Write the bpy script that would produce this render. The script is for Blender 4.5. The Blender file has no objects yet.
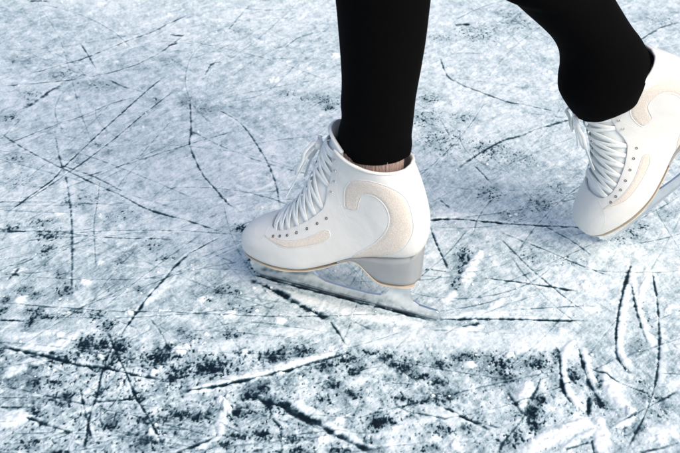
import bpy, bmesh, math, random
import numpy as np
from mathutils import Vector, Matrix, noise
from mathutils.bvhtree import BVHTree

random.seed(7); RNG = np.random.default_rng(11)
SC = bpy.context.scene
COL = SC.collection

# ------------------------------------------------------------------ camera
PITCH = math.radians(32); DIST = 1.62; LENS = 60.0
CAM = np.array([0, -DIST*math.cos(PITCH), DIST*math.sin(PITCH)])
FW = np.array([0, math.cos(PITCH), -math.sin(PITCH)])
UP = np.array([0, math.sin(PITCH), math.cos(PITCH)])
RT = np.array([1., 0, 0])
KP = 36/680/LENS
def ray(px, py): return FW + RT*(px-340)*KP - UP*(py-226.5)*KP
def ground(px, py):
    d = ray(px, py); t = -CAM[2]/d[2]; return (CAM + d*t)
def on_y(px, py, y):
    d = ray(px, py); t = (y-CAM[1])/d[1]; return CAM + d*t

cd = bpy.data.cameras.new('camera'); cam = bpy.data.objects.new('camera', cd); COL.objects.link(cam)
cd.lens = LENS; cd.sensor_width = 36; cd.clip_start = .01; cd.clip_end = 300
cam.location = CAM; cam.rotation_euler = (math.pi/2-PITCH, 0, 0)
cd.dof.use_dof = True; cd.dof.focus_distance = 1.46; cd.dof.aperture_fstop = 13
SC.camera = cam

# ------------------------------------------------------------------ light
SUN_EL, SUN_AZ = math.radians(44), math.radians(132)     # azimuth clockwise from +Y
w = bpy.data.worlds.new('World'); SC.world = w; w.use_nodes = True
nt = w.node_tree; bg = nt.nodes['Background']
sky = nt.nodes.new('ShaderNodeTexSky'); sky.sky_type = 'NISHITA'; sky.sun_disc = False
sky.sun_elevation = SUN_EL; sky.sun_rotation = SUN_AZ; sky.air_density = 1.0; sky.dust_density = 4.6; sky.ozone_density = 1.0
nt.links.new(sky.outputs[0], bg.inputs[0]); bg.inputs[1].default_value = 0.15
sd = bpy.data.lights.new('sun', 'SUN'); so = bpy.data.objects.new('sun', sd); COL.objects.link(so)
sd.energy = 0.66; sd.angle = math.radians(32); sd.color = (1, .95, .86)
sdir = Vector((math.sin(SUN_AZ)*math.cos(SUN_EL), math.cos(SUN_AZ)*math.cos(SUN_EL), math.sin(SUN_EL)))
so.rotation_euler = sdir.to_track_quat('Z', 'Y').to_euler(); so.location = sdir*20
SC.view_settings.view_transform = 'Standard'; SC.view_settings.look = 'None'
SC.view_settings.gamma = 1; SC.view_settings.use_curve_mapping = False
SC.view_settings.exposure = 0.55

# ------------------------------------------------------------------ helpers
def new_mat(name):
    m = bpy.data.materials.new(name); m.use_nodes = True
    return m, m.node_tree.nodes, m.node_tree.links, m.node_tree.nodes['Principled BSDF']

def simple(name, col, rough=.5, metal=0., bump=0., scale=300., spec=.5, var=0., vscale=30, aniso=None, sheen=0):
    m, N, L, P = new_mat(name)
    P.inputs['Base Color'].default_value = (*col, 1); P.inputs['Roughness'].default_value = rough
    P.inputs['Metallic'].default_value = metal; P.inputs['Specular IOR Level'].default_value = spec
    if sheen: P.inputs['Sheen Weight'].default_value = sheen
    tc = N.new('ShaderNodeTexCoord')
    if var:
        n = N.new('ShaderNodeTexNoise'); n.inputs['Scale'].default_value = vscale; n.inputs['Detail'].default_value = 5
        L.new(tc.outputs['Object'], n.inputs['Vector'])
        r = N.new('ShaderNodeValToRGB'); r.color_ramp.elements[0].position = .3; r.color_ramp.elements[1].position = .7
        r.color_ramp.elements[0].color = (*[c*(1-var) for c in col], 1); r.color_ramp.elements[1].color = (*[min(1, c*(1+var*.4)) for c in col], 1)
        L.new(n.outputs[0], r.inputs[0]); L.new(r.outputs[0], P.inputs['Base Color'])
    if bump:
        n = N.new('ShaderNodeTexNoise'); n.inputs['Scale'].default_value = scale; n.inputs['Detail'].default_value = 3
        L.new(tc.outputs['Object'], n.inputs['Vector'])
        b = N.new('ShaderNodeBump'); b.inputs['Strength'].default_value = bump; b.inputs['Distance'].default_value = .0006
        L.new(n.outputs[0], b.inputs['Height']); L.new(b.outputs[0], P.inputs['Normal'])
    return m

def mesh_obj(name, verts, faces, mat, parent=None, smooth=True, matidx=None, link=True):
    me = bpy.data.meshes.new(name)
    me.from_pydata([tuple(map(float, v)) for v in verts], [], faces); me.validate(); me.update()
    for m in (mat if isinstance(mat, (list, tuple)) else [mat]): me.materials.append(m)
    if matidx is not None: me.polygons.foreach_set('material_index', matidx)
    if smooth: me.polygons.foreach_set('use_smooth', [True]*len(me.polygons))
    o = bpy.data.objects.new(name, me); COL.objects.link(o)
    if parent: o.parent = parent
    return o

def recalc(o):
    bm = bmesh.new(); bm.from_mesh(o.data); bmesh.ops.recalc_face_normals(bm, faces=bm.faces); bm.to_mesh(o.data); bm.free()

def crom(P, n):
    """Catmull-Rom resample of the rows of P at n points, uniform in index"""
    P = np.asarray(P, float); u = np.linspace(0, len(P)-1, n); return crom_at(P, u)
def crom_at(P, u):
    P = np.asarray(P, float); u = np.clip(np.asarray(u, float), 0, len(P)-1)
    i = np.minimum(np.floor(u).astype(int), len(P)-2); t = (u-i)[..., None]
    Q = np.vstack([2*P[0]-P[1], P, 2*P[-1]-P[-2]])
    a, b, c, d = Q[i], Q[i+1], Q[i+2], Q[i+3]
    return .5*((2*b)+(-a+c)*t+(2*a-5*b+4*c-d)*t*t+(-a+3*b-3*c+d)*t**3)

def ribbon(pts, nrm, width, thick):
    """closed rounded ribbon along pts; nrm = outward normal per point. returns verts, faces"""
    pts = np.asarray(pts, float); nrm = np.asarray(nrm, float); n = len(pts)
    tan = np.gradient(pts, axis=0); tan /= np.linalg.norm(tan, axis=1)[:, None]+1e-12
    side = np.cross(tan, nrm); side /= np.linalg.norm(side, axis=1)[:, None]+1e-12
    nn = np.cross(side, tan)
    prof = [(-.5, 0), (-.42, .42), (0, .55), (.42, .42), (.5, 0), (.42, -.42), (0, -.5), (-.42, -.42)]
    V = []; F = []
    for i in range(n):
        for a, b in prof: V.append(pts[i]+side[i]*a*width+nn[i]*b*thick)
    k = len(prof)
    for i in range(n-1):
        for j in range(k): F.append((i*k+j, i*k+(j+1) % k, (i+1)*k+(j+1) % k, (i+1)*k+j))
    F.append(tuple(range(k))[::-1]); F.append(tuple((n-1)*k+j for j in range(k)))
    return V, F

def tube(pts, r, k=8):
    pts = np.asarray(pts, float); n = len(pts)
    tan = np.gradient(pts, axis=0); tan /= np.linalg.norm(tan, axis=1)[:, None]+1e-12
    ref = np.array([0.123, .95, .21]); V = []; F = []
    for i in range(n):
        a = np.cross(tan[i], ref); a /= np.linalg.norm(a); b = np.cross(tan[i], a)
        rr = r if np.isscalar(r) else r[i]
        for j in range(k):
            t = 2*math.pi*j/k; V.append(pts[i]+rr*(math.cos(t)*a+math.sin(t)*b))
    for i in range(n-1):
        for j in range(k): F.append((i*k+j, i*k+(j+1) % k, (i+1)*k+(j+1) % k, (i+1)*k+j))
    F.append(tuple(range(k))[::-1]); F.append(tuple((n-1)*k+j for j in range(k)))
    return V, F

def join(parts):
    V = []; F = []
    for v, f in parts:
        o = len(V); V += list(v); F += [tuple(i+o for i in q) for q in f]
    return V, F

# ------------------------------------------------------------------ materials
leather = simple('white_leather', (.735, .73, .70), rough=.42, bump=.22, scale=700, var=.05, vscale=40)
def soft_creases(m, sc, dist):
    N, L = m.node_tree.nodes, m.node_tree.links; P = N['Principled BSDF']; old = P.inputs['Normal'].links[0].from_socket
    tc = N.new('ShaderNodeTexCoord'); n = N.new('ShaderNodeTexNoise'); n.inputs['Scale'].default_value = sc; n.inputs['Detail'].default_value = 3; n.inputs['Distortion'].default_value = 1.5
    L.new(tc.outputs['Object'], n.inputs['Vector']); b = N.new('ShaderNodeBump'); b.inputs['Strength'].default_value = .35; b.inputs['Distance'].default_value = dist
    L.new(n.outputs[0], b.inputs['Height']); L.new(old, b.inputs['Normal']); L.new(b.outputs[0], P.inputs['Normal'])
soft_creases(leather, 30, .0022)
leather.node_tree.nodes['Principled BSDF'].inputs['Coat Weight'].default_value = .05
leather.node_tree.nodes['Principled BSDF'].inputs['Coat Roughness'].default_value = .25
lining = simple('grey_lining', (.42, .45, .48), rough=.9, bump=.5, scale=900)
tongue_m = simple('tongue_leather', (.76, .79, .78), rough=.5, bump=.3, scale=500, var=.06)
lace_m = simple('white_lace', (.78, .81, .80), rough=.85, bump=.8, scale=1500, var=.08, vscale=200)
edge_m = simple('tan_edge', (.64, .55, .43), rough=.6, bump=.2, var=.15, vscale=60)
heel_m = simple('grey_lacquered_heel', (.31, .33, .34), rough=.36, bump=.08, scale=200, var=.06, vscale=60)
steel = simple('polished_steel', (.80, .82, .83), rough=.2, metal=1, bump=.05, scale=90, var=.1, vscale=60)
bare_steel = simple('ground_steel', (.62, .64, .66), rough=.34, metal=1, bump=.2, scale=400)
brass = simple('dark_eyelet_metal', (.10, .08, .06), rough=.4, metal=.8)
black = simple('black_stretch_cloth', (.0016, .0016, .0018), rough=1, bump=.4, scale=1200, spec=.06)
skin_m = simple('skin', (.55, .36, .28), rough=.55, bump=.2, scale=500)

def knit():
    m, N, L, P = new_mat('pink_knit_sock'); tc = N.new('ShaderNodeTexCoord')
    wv = N.new('ShaderNodeTexWave'); wv.wave_type = 'BANDS'; wv.bands_direction = 'X'; wv.inputs['Scale'].default_value = 190
    wv.inputs['Distortion'].default_value = 1.2; L.new(tc.outputs['Object'], wv.inputs['Vector'])
    r = N.new('ShaderNodeValToRGB'); r.color_ramp.elements[0].color = (.24, .15, .13, 1); r.color_ramp.elements[1].color = (.62, .47, .41, 1)
    L.new(wv.outputs[0], r.inputs[0]); L.new(r.outputs[0], P.inputs['Base Color']); P.inputs['Roughness'].default_value = .95
    b = N.new('ShaderNodeBump'); b.inputs['Distance'].default_value = .0008; L.new(wv.outputs[0], b.inputs['Height']); L.new(b.outputs[0], P.inputs['Normal'])
    return m
sock_m = knit()
def mesh_fabric():
    m, N, L, P = new_mat('beige_mesh_fabric'); tc = N.new('ShaderNodeTexCoord')
    v = N.new('ShaderNodeTexVoronoi'); v.inputs['Scale'].default_value = 620; L.new(tc.outputs['Object'], v.inputs['Vector'])
    n = N.new('ShaderNodeTexNoise'); n.inputs['Scale'].default_value = 90; n.inputs['Detail'].default_value = 4; L.new(tc.outputs['Object'], n.inputs['Vector'])
    r = N.new('ShaderNodeValToRGB'); r.color_ramp.elements[0].position = .12; r.color_ramp.elements[1].position = .55
    r.color_ramp.elements[0].color = (.82, .765, .695, 1); r.color_ramp.elements[1].color = (.70, .63, .555, 1)
    L.new(v.outputs['Distance'], r.inputs[0])
    mx = N.new('ShaderNodeMixRGB'); mx.blend_type = 'MULTIPLY'; mx.inputs[0].default_value = .08
    L.new(r.outputs[0], mx.inputs[1]); L.new(n.outputs[0], mx.inputs[2])
    g = N.new('ShaderNodeBrightContrast'); g.inputs[1].default_value = .0; L.new(mx.outputs[0], g.inputs[0]); L.new(g.outputs[0], P.inputs['Base Color'])
    P.inputs['Roughness'].default_value = .85
    b = N.new('ShaderNodeBump'); b.inputs['Strength'].default_value = .5; b.inputs['Distance'].default_value = .0005
    b.invert = True; L.new(v.outputs['Distance'], b.inputs['Height']); L.new(b.outputs[0], P.inputs['Normal'])
    return m
panel_m = mesh_fabric()

# ------------------------------------------------------------------ boot surface S(u, v, side); local x forward, y left, z up
#        Bx     Bz     Tx     Tz     W      nb   nt   bias
ST = np.array([
 (.2720, .0580, .2722, .0620, .0030, 3.0, 2.2, .90),
 (.2680, .0515, .2695, .0720, .0165, 4.0, 2.2, .80),
 (.2580, .0495, .2610, .0825, .0275, 5.0, 2.2, .72),
 (.2430, .0490, .2465, .0925, .0355, 5.0, 2.3, .68),
 (.2220, .0490, .2255, .1035, .0415, 5.0, 2.3, .66),
 (.1980, .0500, .2040, .1190, .0440, 5.0, 2.2, .64),
 (.1700, .0540, .1890, .1380, .0430, 5.0, 2.1, .66),
 (.1400, .0655, .1780, .1570, .0395, 5.0, 2.1, .72),
 (.1100, .0795, .1705, .1750, .0360, 4.5, 2.1, .80),
 (.0820, .0870, .1650, .1900, .0338, 4.0, 2.1, .86),
 (.0550, .0905, .1610, .2020, .0330, 3.6, 2.1, .90),
 (.0340, .0940, .1580, .2105, .0330, 3.0, 2.1, .94),
 (.0235, .1030, .1555, .2165, .0335, 2.7, 2.1, .97),
 (.0185, .1200, .1535, .2210, .0340, 2.5, 2.1, 1.0),
 (.0185, .1420, .1515, .2245, .0345, 2.4, 2.1, 1.0),
 (.0230, .1640, .1495, .2275, .0352, 2.3, 2.1, 1.0),
 (.0305, .1860, .1475, .2300, .0360, 2.3, 2.1, 1.0),
 (.0385, .2040, .1455, .2320, .0370, 2.3, 2.1, 1.0),
 (.0440, .2150, .1440, .2335, .0378, 2.3, 2.1, 1.0)])
UM = len(ST)-1
def S(u, v, side, off=0.0):
    """point(s) on the boot; u, v arrays"""
    u = np.asarray(u, float); v = np.asarray(v, float)
    c = crom_at(ST, u); Bx, Bz, Tx, Tz, W, nb, ntp, bi = [c[..., k] for k in range(8)]
    q = np.clip(v, 0, 1)**bi; a = np.abs(2*q-1); nn = np.where(q < .5, nb, ntp)
    g = np.maximum(1-a**nn, 0)**(1/nn)
    x = Bx+(Tx-Bx)*v; z = Bz+(Tz-Bz)*v
    # collar rim dips between back and front
    dip = np.clip((u-15)/3, 0, 1)**2*.0075*np.sin(np.pi*np.clip(v, 0, 1))
    P = np.stack([x, side*W*g, z-dip], -1)
    return P
def Sn(u, v, side):
    e = 1e-3; u = np.asarray(u, float); v = np.asarray(v, float)
    u0 = np.clip(u-.05, 0, UM); u1 = np.clip(u+.05, 0, UM); v0 = np.clip(v-e*5, 0.0, 1); v1 = np.clip(v+e*5, 0, 1)
    du = S(u1, v, side)-S(u0, v, side); dv = S(u, v1, side)-S(u, v0, side)
    n = np.cross(du, dv); n /= np.linalg.norm(n, axis=-1)[..., None]+1e-12
    c = crom_at(ST, u); cen = np.stack([(c[..., 0]+c[..., 2])/2, 0*u, (c[..., 1]+c[..., 3])/2], -1)
    s = np.sign(np.sum(n*(S(u, v, side)-cen), -1)); return n*s[..., None]
def So(u, v, side, off): return S(u, v, side)+Sn(u, v, side)*np.asarray(off)[..., None]
VEU = [0, 4.05, 4.2, 4.4, 4.7, 5.1, 5.6, 6.4, 7.0, 7.7, 8.4, 9.0, 9.6, 11, 14, 18]
VEV = [1, 1, .93, .86, .80, .76, .725, .69, .665, .65, .655, .71, .78, .83, .885, .875]
def ve(u): return np.interp(u, VEU, VEV)

def build_boot():
    NU, NV = 150, 44
    us = np.linspace(0, UM, NU); V = []; F = []; ft = 1-np.cos(np.linspace(0, 1, NV)*math.pi/2)
    ft = (np.linspace(0, 1, NV)**1.6)*.5+np.linspace(0, 1, NV)*.5
    allr = []
    for u in us:
        e = float(ve(u)); vv = ft*e
        L = S(np.full(NV, u), vv, 1); R = S(np.full(NV, u), vv, -1)
        ring = list(L[::-1])+list(R[1:])        # from left edge down round bottom/back to the right edge
        V += ring; allr.append(len(ring))
    M = allr[0]
    for i in range(NU-1):
        for j in range(M-1): F.append((i*M+j, i*M+j+1, (i+1)*M+j+1, (i+1)*M+j))
        if ve(us[i]) >= .999 and ve(us[i+1]) >= .999: F.append((i*M+M-1, i*M, (i+1)*M, (i+1)*M+M-1))
    o = mesh_obj('boot', V, F, [leather, lining])
    bm = bmesh.new(); bm.from_mesh(o.data); bmesh.ops.remove_doubles(bm, verts=bm.verts, dist=.00015)
    bmesh.ops.recalc_face_normals(bm, faces=bm.faces); bm.to_mesh(o.data); bm.free()
    o.data.polygons.foreach_set('use_smooth', [True]*len(o.data.polygons))
    sm = o.modifiers.new('s', 'SMOOTH'); sm.factor = .5; sm.iterations = 2
    so_ = o.modifiers.new('thick', 'SOLIDIFY'); so_.thickness = .0028; so_.offset = -1; so_.material_offset = 1; so_.material_offset_rim = 0
    bv = o.modifiers.new('b', 'BEVEL'); bv.width = .0008; bv.segments = 2; bv.limit_method = 'ANGLE'; bv.angle_limit = 1.0
    return o

def build_tongue():
    NU, NV = 90, 25; V = []; F = []; us = np.linspace(3.3, UM, NU)
    t = np.linspace(-1, 1, NV)
    rows = []
    for u in us:
        e = max(float(ve(u))-.06, .45); e = min(e, .78); v = 1-np.abs(t)*(1-e)
        off = -.0040+.0034*(1-np.abs(t)**2)*min(1, max(0, u-4.1)/1.0)
        P = np.array([So(np.array(u), np.array(vv), 1 if tt >= 0 else -1, np.array(oo)) if abs(tt) > 1e-6 else S(np.array(u), np.array(1.), 1)+np.array([oo*.7, 0, oo*.7]) for tt, vv, oo in zip(t, v, off)])
        P[NV//2, 1] = 0
        rows.append(P)
    # padded tongue rising above the collar
    base = rows[-1]; top = np.zeros(NV)
    top = .018*np.clip(1-np.abs(t)**2.2, 0, 1)
    for k in range(1, 9):
        s = k/8; d = np.zeros((NV, 3)); d[:, 2] = top*s*.95; d[:, 0] = top*(.22*s*s+.05*s)
        d[:, 1] = t*top*.10*s
        rows.append(base+d)
    for r in rows: V += list(r)
    n = len(rows)
    for i in range(n-1):
        for j in range(NV-1): F.append((i*NV+j, i*NV+j+1, (i+1)*NV+j+1, (i+1)*NV+j))
    o = mesh_obj('tongue', V, F, [tongue_m, lining]); recalc(o)
    # make normals face outward (+x on average)
    if sum(p.normal.x*p.area for p in o.data.polygons) < 0: o.data.flip_normals()
    o.modifiers.new('sm', 'SMOOTH').iterations = 4
    s = o.modifiers.new('t', 'SOLIDIFY'); s.thickness = .0042; s.offset = -1; s.material_offset = 1
    return o

def lace_row(u0, u1, v0, v1, lift=.0042, flip=1):
    lift = lift*.5+.0002
    v0 = float(ve(u0))-.035; v1 = float(ve(u1))-.035
    """crossing from side flip (u0) to the other side (u1), over the tongue"""
    n = 27; t = np.linspace(-1, 1, n); P = []; Nn = []
    for tt in t:
        s = (tt+1)/2; u = u0+(u1-u0)*(s*s*(3-2*s))
        vv = (v0 if tt < 0 else v1); v = 1-abs(tt)*(1-vv); sd_ = -flip if tt < 0 else flip
        sd_ = flip if tt < 0 else -flip
        hv = min(v, .985)
        n_ = Sn(np.array(u), np.array(hv), sd_); p = S(np.array(u), np.array(v), sd_)
        if v > .985: n_ = np.array([n_[0], n_[1]*(1-v)/.015, n_[2]]); n_ /= np.linalg.norm(n_)
        l = lift*(1-abs(tt)**3)-.0036*(abs(tt)**3) + .0006*math.cos(tt*math.pi/2)*flip
        P.append(p+n_*l); Nn.append(n_)
    P = crom(P, 50); Nn = crom(Nn, 50)
    return ribbon(P, Nn, .0058, .0008)

EYE = [(4.62, .705), (5.08, .675), (5.6, .64), (6.25, .61), (6.95, .58), (7.65, .56), (8.35, .555)]
HOOK = [(9.9, .745), (11.2, .79), (12.8, .825), (14.6, .85)]

def build_panel(bvh, name, cl, cr, side, out=.0006, nw=9):
    """raised overlay between two outlines (x,z) on one side of the boot"""
    cl = crom(cl, 70); cr = crom(cr, 70); V = []; F = []
    prof = np.linspace(0, 1, nw)
    for a, b in zip(cl, cr):
        for k, s in enumerate(prof):
            p = a*(1-s)+b*s
            hit, nn, _, _ = bvh.ray_cast(Vector((p[0], side*.2, p[1])), Vector((0, -side, 0)))
            if hit is None:
                hit, nn, _, _ = bvh.find_nearest(Vector((p[0], side*.03, p[1])))
            if nn.y*side < 0: nn = -nn
            off = -.0006 if k in (0, nw-1) else out
            V.append(hit+nn*off)
    n = len(cl)
    for j in range(nw):                    # sink the two ends
        for base in (0, (n-1)*nw):
            v = V[base+j]; hit, nn, _, _ = bvh.find_nearest(v)
            if nn.y*side < 0: nn = -nn
            V[base+j] = hit-nn*.0006
    for i in range(n-1):
        for j in range(nw-1): F.append((i*nw+j, i*nw+j+1, (i+1)*nw+j+1, (i+1)*nw+j))
    return V, F

def build_skate():
    root = bpy.data.objects.new('ice_skate', None); COL.objects.link(root); root.empty_display_size = .05
    boot = build_boot(); boot.parent = root
    dg = bpy.context.evaluated_depsgraph_get(); dg.update()
    bvh = BVHTree.FromObject(boot, dg)
    tg = build_tongue(); tg.parent = root
    # collar roll
    for nm, uu, r in (('collar_binding', 17.93, .0021),):
        pts = [S(np.array(uu), np.array(v), 1) for v in np.linspace(ve(uu), 0, 40)]+[S(np.array(uu), np.array(v), -1) for v in np.linspace(0, ve(uu), 40)[1:]]
        pts = np.array(pts); pts[:, 1] *= .975
        # tube() with vertical ellipse
        v, f = tube(pts, r, 10); mesh_obj(nm, v, f, leather, root)
    # swoosh shaped mesh panels and toe panels on both sides
    sw_out = [(.1060, .1570), (.1150, .1585), (.1155, .1800), (.1075, .1950), (.0946, .2008), (.0756, .2023), (.0566, .1973), (.0413, .1847), (.0331, .1640), (.0300, .1400), (.0385, .1165), (.0568, .1000), (.0800, .0893), (.1060, .0835)]
    sw_in = [(.1055, .1562), (.0985, .1590), (.0955, .1700), (.0920, .1785), (.0850, .1825), (.0753, .1822), (.0655, .1755), (.0595, .1650), (.0575, .1530), (.0605, .1390), (.0720, .1200), (.0840, .1080), (.0970, .0965), (.1070, .0850)]
    tp_top = [(.2240, .0902), (.2130, .0920), (.1945, .0945), (.1780, .0990), (.1640, .1050), (.1500, .1140), (.1410, .1200), (.1345, .1205), (.1325, .1175)]
    tp_bot = [(.2240, .0897), (.2130, .0884), (.1948, .0858), (.1800, .0880), (.1669, .0920), (.1520, .0975), (.1395, .1050), (.1335, .1120), (.1322, .1165)]
    for sd_ in (1, -1):
        v, f = build_panel(bvh, 's', sw_out, sw_in, sd_); p = mesh_obj('side_panel', v, f, panel_m, root); p['label'] = 'beige mesh swoosh curving round the ankle and heel'
        recalc(p)
        v, f = build_panel(bvh, 't', tp_top, tp_bot, sd_); p = mesh_obj('toe_panel', v, f, panel_m, root); p['label'] = 'small beige mesh crescent under the eyelets'
        recalc(p)
        # stitched piping beside the panels and seams of the leather
        def proj(line, n=90, off=.0):
            out = []
            for q in crom(line, n):
                hit, nn, _, _ = bvh.ray_cast(Vector((q[0], sd_*.2, q[1])), Vector((0, -sd_, 0)))
                if hit is None: continue
                if nn.y*sd_ < 0: nn = -nn
                out.append(np.array(hit+nn*off))
            return out
        for nm_, la, lb in (('side_panel', sw_out, sw_in), ('toe_panel', tp_top, tp_bot)):
            par_ = [o for o in root.children if o.name.startswith(nm_)][-1]
            v, f = tube(np.array(proj(la, 110, .0002)+proj(lb, 110, .0002)[::-1]), .00042, 6); mesh_obj('piping', v, f, leather, par_)
        for line in ([(.122, .2205), (.127, .205), (.1285, .188), (.1255, .170), (.118, .155), (.112, .143)],
                     [(.249, .060), (.235, .074), (.226, .087), (.222, .099)]):
            pp = proj(line, 60, -.0002)
            if len(pp) > 4: v, f = tube(pp, .0004, 6); mesh_obj('seam', v, f, leather, root)
        # eyelets and hooks
        for (u, vv) in EYE:
            c = So(np.array(u), np.array(vv), sd_, np.array(.0003)); nn = Vector(Sn(np.array(u), np.array(vv), sd_))
            bm = bmesh.new(); R = nn.to_track_quat('Z', 'Y').to_matrix().to_4x4(); R.translation = Vector(c)
            ring = []
            for (rr, h) in ((.0000, -.0004), (.0010, -.0004), (.0012, .0005), (.0014, .0006), (.0016, 0.)):
                ring.append([bm.verts.new(R @ Vector((rr*math.cos(a), rr*1.25*math.sin(a), h))) for a in np.linspace(0, 2*math.pi, 15)[:-1]] if rr else None)
            c0 = bm.verts.new(R @ Vector((0, 0, -.0004)))
            for j in range(14): bm.faces.new((c0, ring[1][j], ring[1][(j+1) % 14]))
            for a in range(1, 4):
                for j in range(14): bm.faces.new((ring[a][j], ring[a][(j+1) % 14], ring[a+1][(j+1) % 14], ring[a+1][j]))
            me = bpy.data.meshes.new('eyelet'); bm.to_mesh(me); bm.free(); me.materials.append(brass)
            o = bpy.data.objects.new('eyelet', me); COL.objects.link(o); o.parent = root
        for (u, vv) in HOOK:
            c = So(np.array(u), np.array(vv), sd_, np.array(.0)); nn = Sn(np.array(u), np.array(vv), sd_)
            back = np.array([-.6, 0, .1]); back -= nn*(back@nn); back /= np.linalg.norm(back)
            pts = [c, c+nn*.0022, c+nn*.0036+back*.0010, c+nn*.0040+back*.0032, c+nn*.0032+back*.0052]
            v, f = tube(crom(pts, 12), .0009, 7); mesh_obj('hook', v, f, steel, root)
    # laces
    rows = []
    pos = EYE+HOOK
    rows.append(lace_row(EYE[0][0], EYE[0][0], EYE[0][1], EYE[0][1], .0036))
    for i in range(len(pos)-1):
        (ua, va), (ub, vb) = pos[i], pos[i+1]
        rows.append(lace_row(ua, ub, va, vb, .0040, 1)); rows.append(lace_row(ua, ub, va, vb, .0056, -1))
    (ua, va) = HOOK[-1]
    rows.append(lace_row(ua, ua+1.2, va, va+.02, .0045, 1)); rows.append(lace_row(ua, ua+1.2, va, va+.02, .006, -1))
    v, f = join(rows); laces = mesh_obj('laces', v, f, lace_m, root)
    # bow: knot, two loops and two ends hanging over the instep
    K = np.array([.1600, 0, .2160]); parts = []
    for s in (1, -1):
        loop = [K+(.000, 0, 0), K+(.006, s*.010, .006), K+(.012, s*.022, -.002), K+(.015, s*.024, -.014), K+(.021, s*.025, -.027), K+(.025, s*.021, -.034), K+(.023, s*.016, -.028), K+(.016, s*.012, -.014), K+(.009, s*.006, -.004), K+(.003, 0, 0)]
        loop = [np.array(p) for p in loop]
        P = crom(loop, 46); nn = np.tile(np.array([.35, s*.9, .25]), (46, 1))
        parts.append(ribbon(P, nn, .0050, .0011))
        end = [np.array(p) for p in (K+(.002, 0, 0), K+(.010, s*.008, -.006), K+(.019, s*.013, -.026), K+(.029, s*.020, -.050), K+(.036, s*.029, -.066))]
        P = crom(end, 30); parts.append(ribbon(P, np.tile(np.array([.8, s*.3, .5]), (30, 1)), .0050, .0011))
    bm = bmesh.new(); bmesh.ops.create_icosphere(bm, subdivisions=3, radius=.0062)
    for q in bm.verts:
        q.co = Vector((q.co.x*.8, q.co.y*1.25, q.co.z))*(1+.18*noise.noise(q.co*300))+Vector(K+(.003, 0, 0))
    parts.append(([np.array(q.co) for q in bm.verts], [tuple(x.index for x in fc.verts) for fc in bm.faces])); bm.free()
    v, f = join(parts); mesh_obj('bow', v, f, lace_m, laces)
    # sole sheet: one tan layer under forefoot, arch and heel
    path = crom([(.2700, .0515), (.2620, .0487), (.2480, .0474), (.2220, .0474), (.1980, .0482), (.1700, .0522), (.1450, .0607), (.1240, .0712), (.1080, .0780), (.0980, .0760), (.0900, .0695), (.0820, .0620), (.0740, .0560), (.0660, .0535), (.0500, .0530), (.0350, .0530), (.0290, .0535)], 130)
    wx = [.018, .024, .0265, .034, .05, .07, .085, .10, .115, .14, .17, .198, .222, .243, .254, .262, .268, .2715]
    ww = [.0, .0040, .0125, .0205, .0262, .0285, .0292, .0300, .0312, .0350, .0408, .0442, .0418, .0360, .0305, .0235, .0150, .004]
    wsm = crom(np.stack([wx, ww], 1), 240)
    def width(x): return np.interp(x, wsm[:, 0], wsm[:, 1])*(1-.035*np.clip((x-.09)/.03, 0, 1))
    V = []; F = []; th = .0010
    tn = np.gradient(path, axis=0); tn /= np.linalg.norm(tn, axis=1)[:, None]; nr = np.stack([tn[:, 1], -tn[:, 0]], 1)
    nr = np.where((nr[:, 1] < 0)[:, None], -nr, nr)
    NY = 21
    for lay in (0, 1):
        for i, (x, z) in enumerate(path):
            W_ = width(x)
            for y in np.sin(np.linspace(-math.pi/2, math.pi/2, NY)):
                V.append((x+nr[i, 0]*th*lay, y*W_, z+nr[i, 1]*th*lay))
    n = len(path); o_ = n*NY
    for i in range(n-1):
        for j in range(NY-1):
            a = i*NY+j; F.append((a, a+1, a+NY+1, a+NY)); F.append((o_+a, o_+a+NY, o_+a+NY+1, o_+a+1))
        for j in (0, NY-1):
            a = i*NY+j; F.append((a, a+NY, o_+a+NY, o_+a))
    for i in (0, n-1):
        for j in range(NY-1): a = i*NY+j; F.append((a, a+1, o_+a+1, o_+a))
    s = mesh_obj('sole', V, F, edge_m, root, smooth=False); recalc(s)
    # heel: grey lacquered block filling between sole sheet and the upper, running forward into the arch
    xs = np.concatenate([np.linspace(.1260, .055, 60), .0218+(.0545-.0218)*(1-np.sin(np.linspace(0, 1, 60)*math.pi/2))]); V = []; F = []; NZ = 12
    pz = path[::-1]
    def low(x):  # upper face of the sole sheet at x
        return np.interp(x, pz[:, 0], pz[:, 1])+th
    up_ = ST[:, 0:2]
    def top(x):
        k = up_[5:14]; return np.interp(x, k[::-1, 0], k[::-1, 1])
    prof = []
    for x in xs:
        zl, zt = low(x)-.0004, top(x)+.0030
        if x < .0265: zl = .0556-.0004
        zt = max(zt, zl+.0005)
        if x > .11: zt = min(zt, zl+ (zt-zl))
        ring = []
        for k in range(NZ):
            t = k/(NZ-1); z = zl+(zt-zl)*t
            # heel back leans: lower part starts further forward
            xx = x+.0038*(1-t)*min(1, max(0, (.068-x)/.045))**1.5
            wv = width(x)*(1.0+.035*t)-.0006
            ring.append((xx, wv, z))
        prof.append(ring)
    for ring in prof:
        for (x, w_, z) in ring: V.append((x, w_, z))
        for (x, w_, z) in ring[::-1]: V.append((x, -w_, z))
    M = 2*NZ
    for i in range(len(prof)-1):
        for j in range(M): F.append((i*M+j, i*M+(j+1) % M, (i+1)*M+(j+1) % M, (i+1)*M+j))
    F.append(tuple(range(M))); F.append(tuple((len(prof)-1)*M+j for j in range(M))[::-1])
    h = mesh_obj('heel', V, F, heel_m, root); recalc(h); h.modifiers.new('sm', 'SMOOTH').iterations = 2
    # blade
    blade = bpy.data.objects.new('blade', None)
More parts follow.
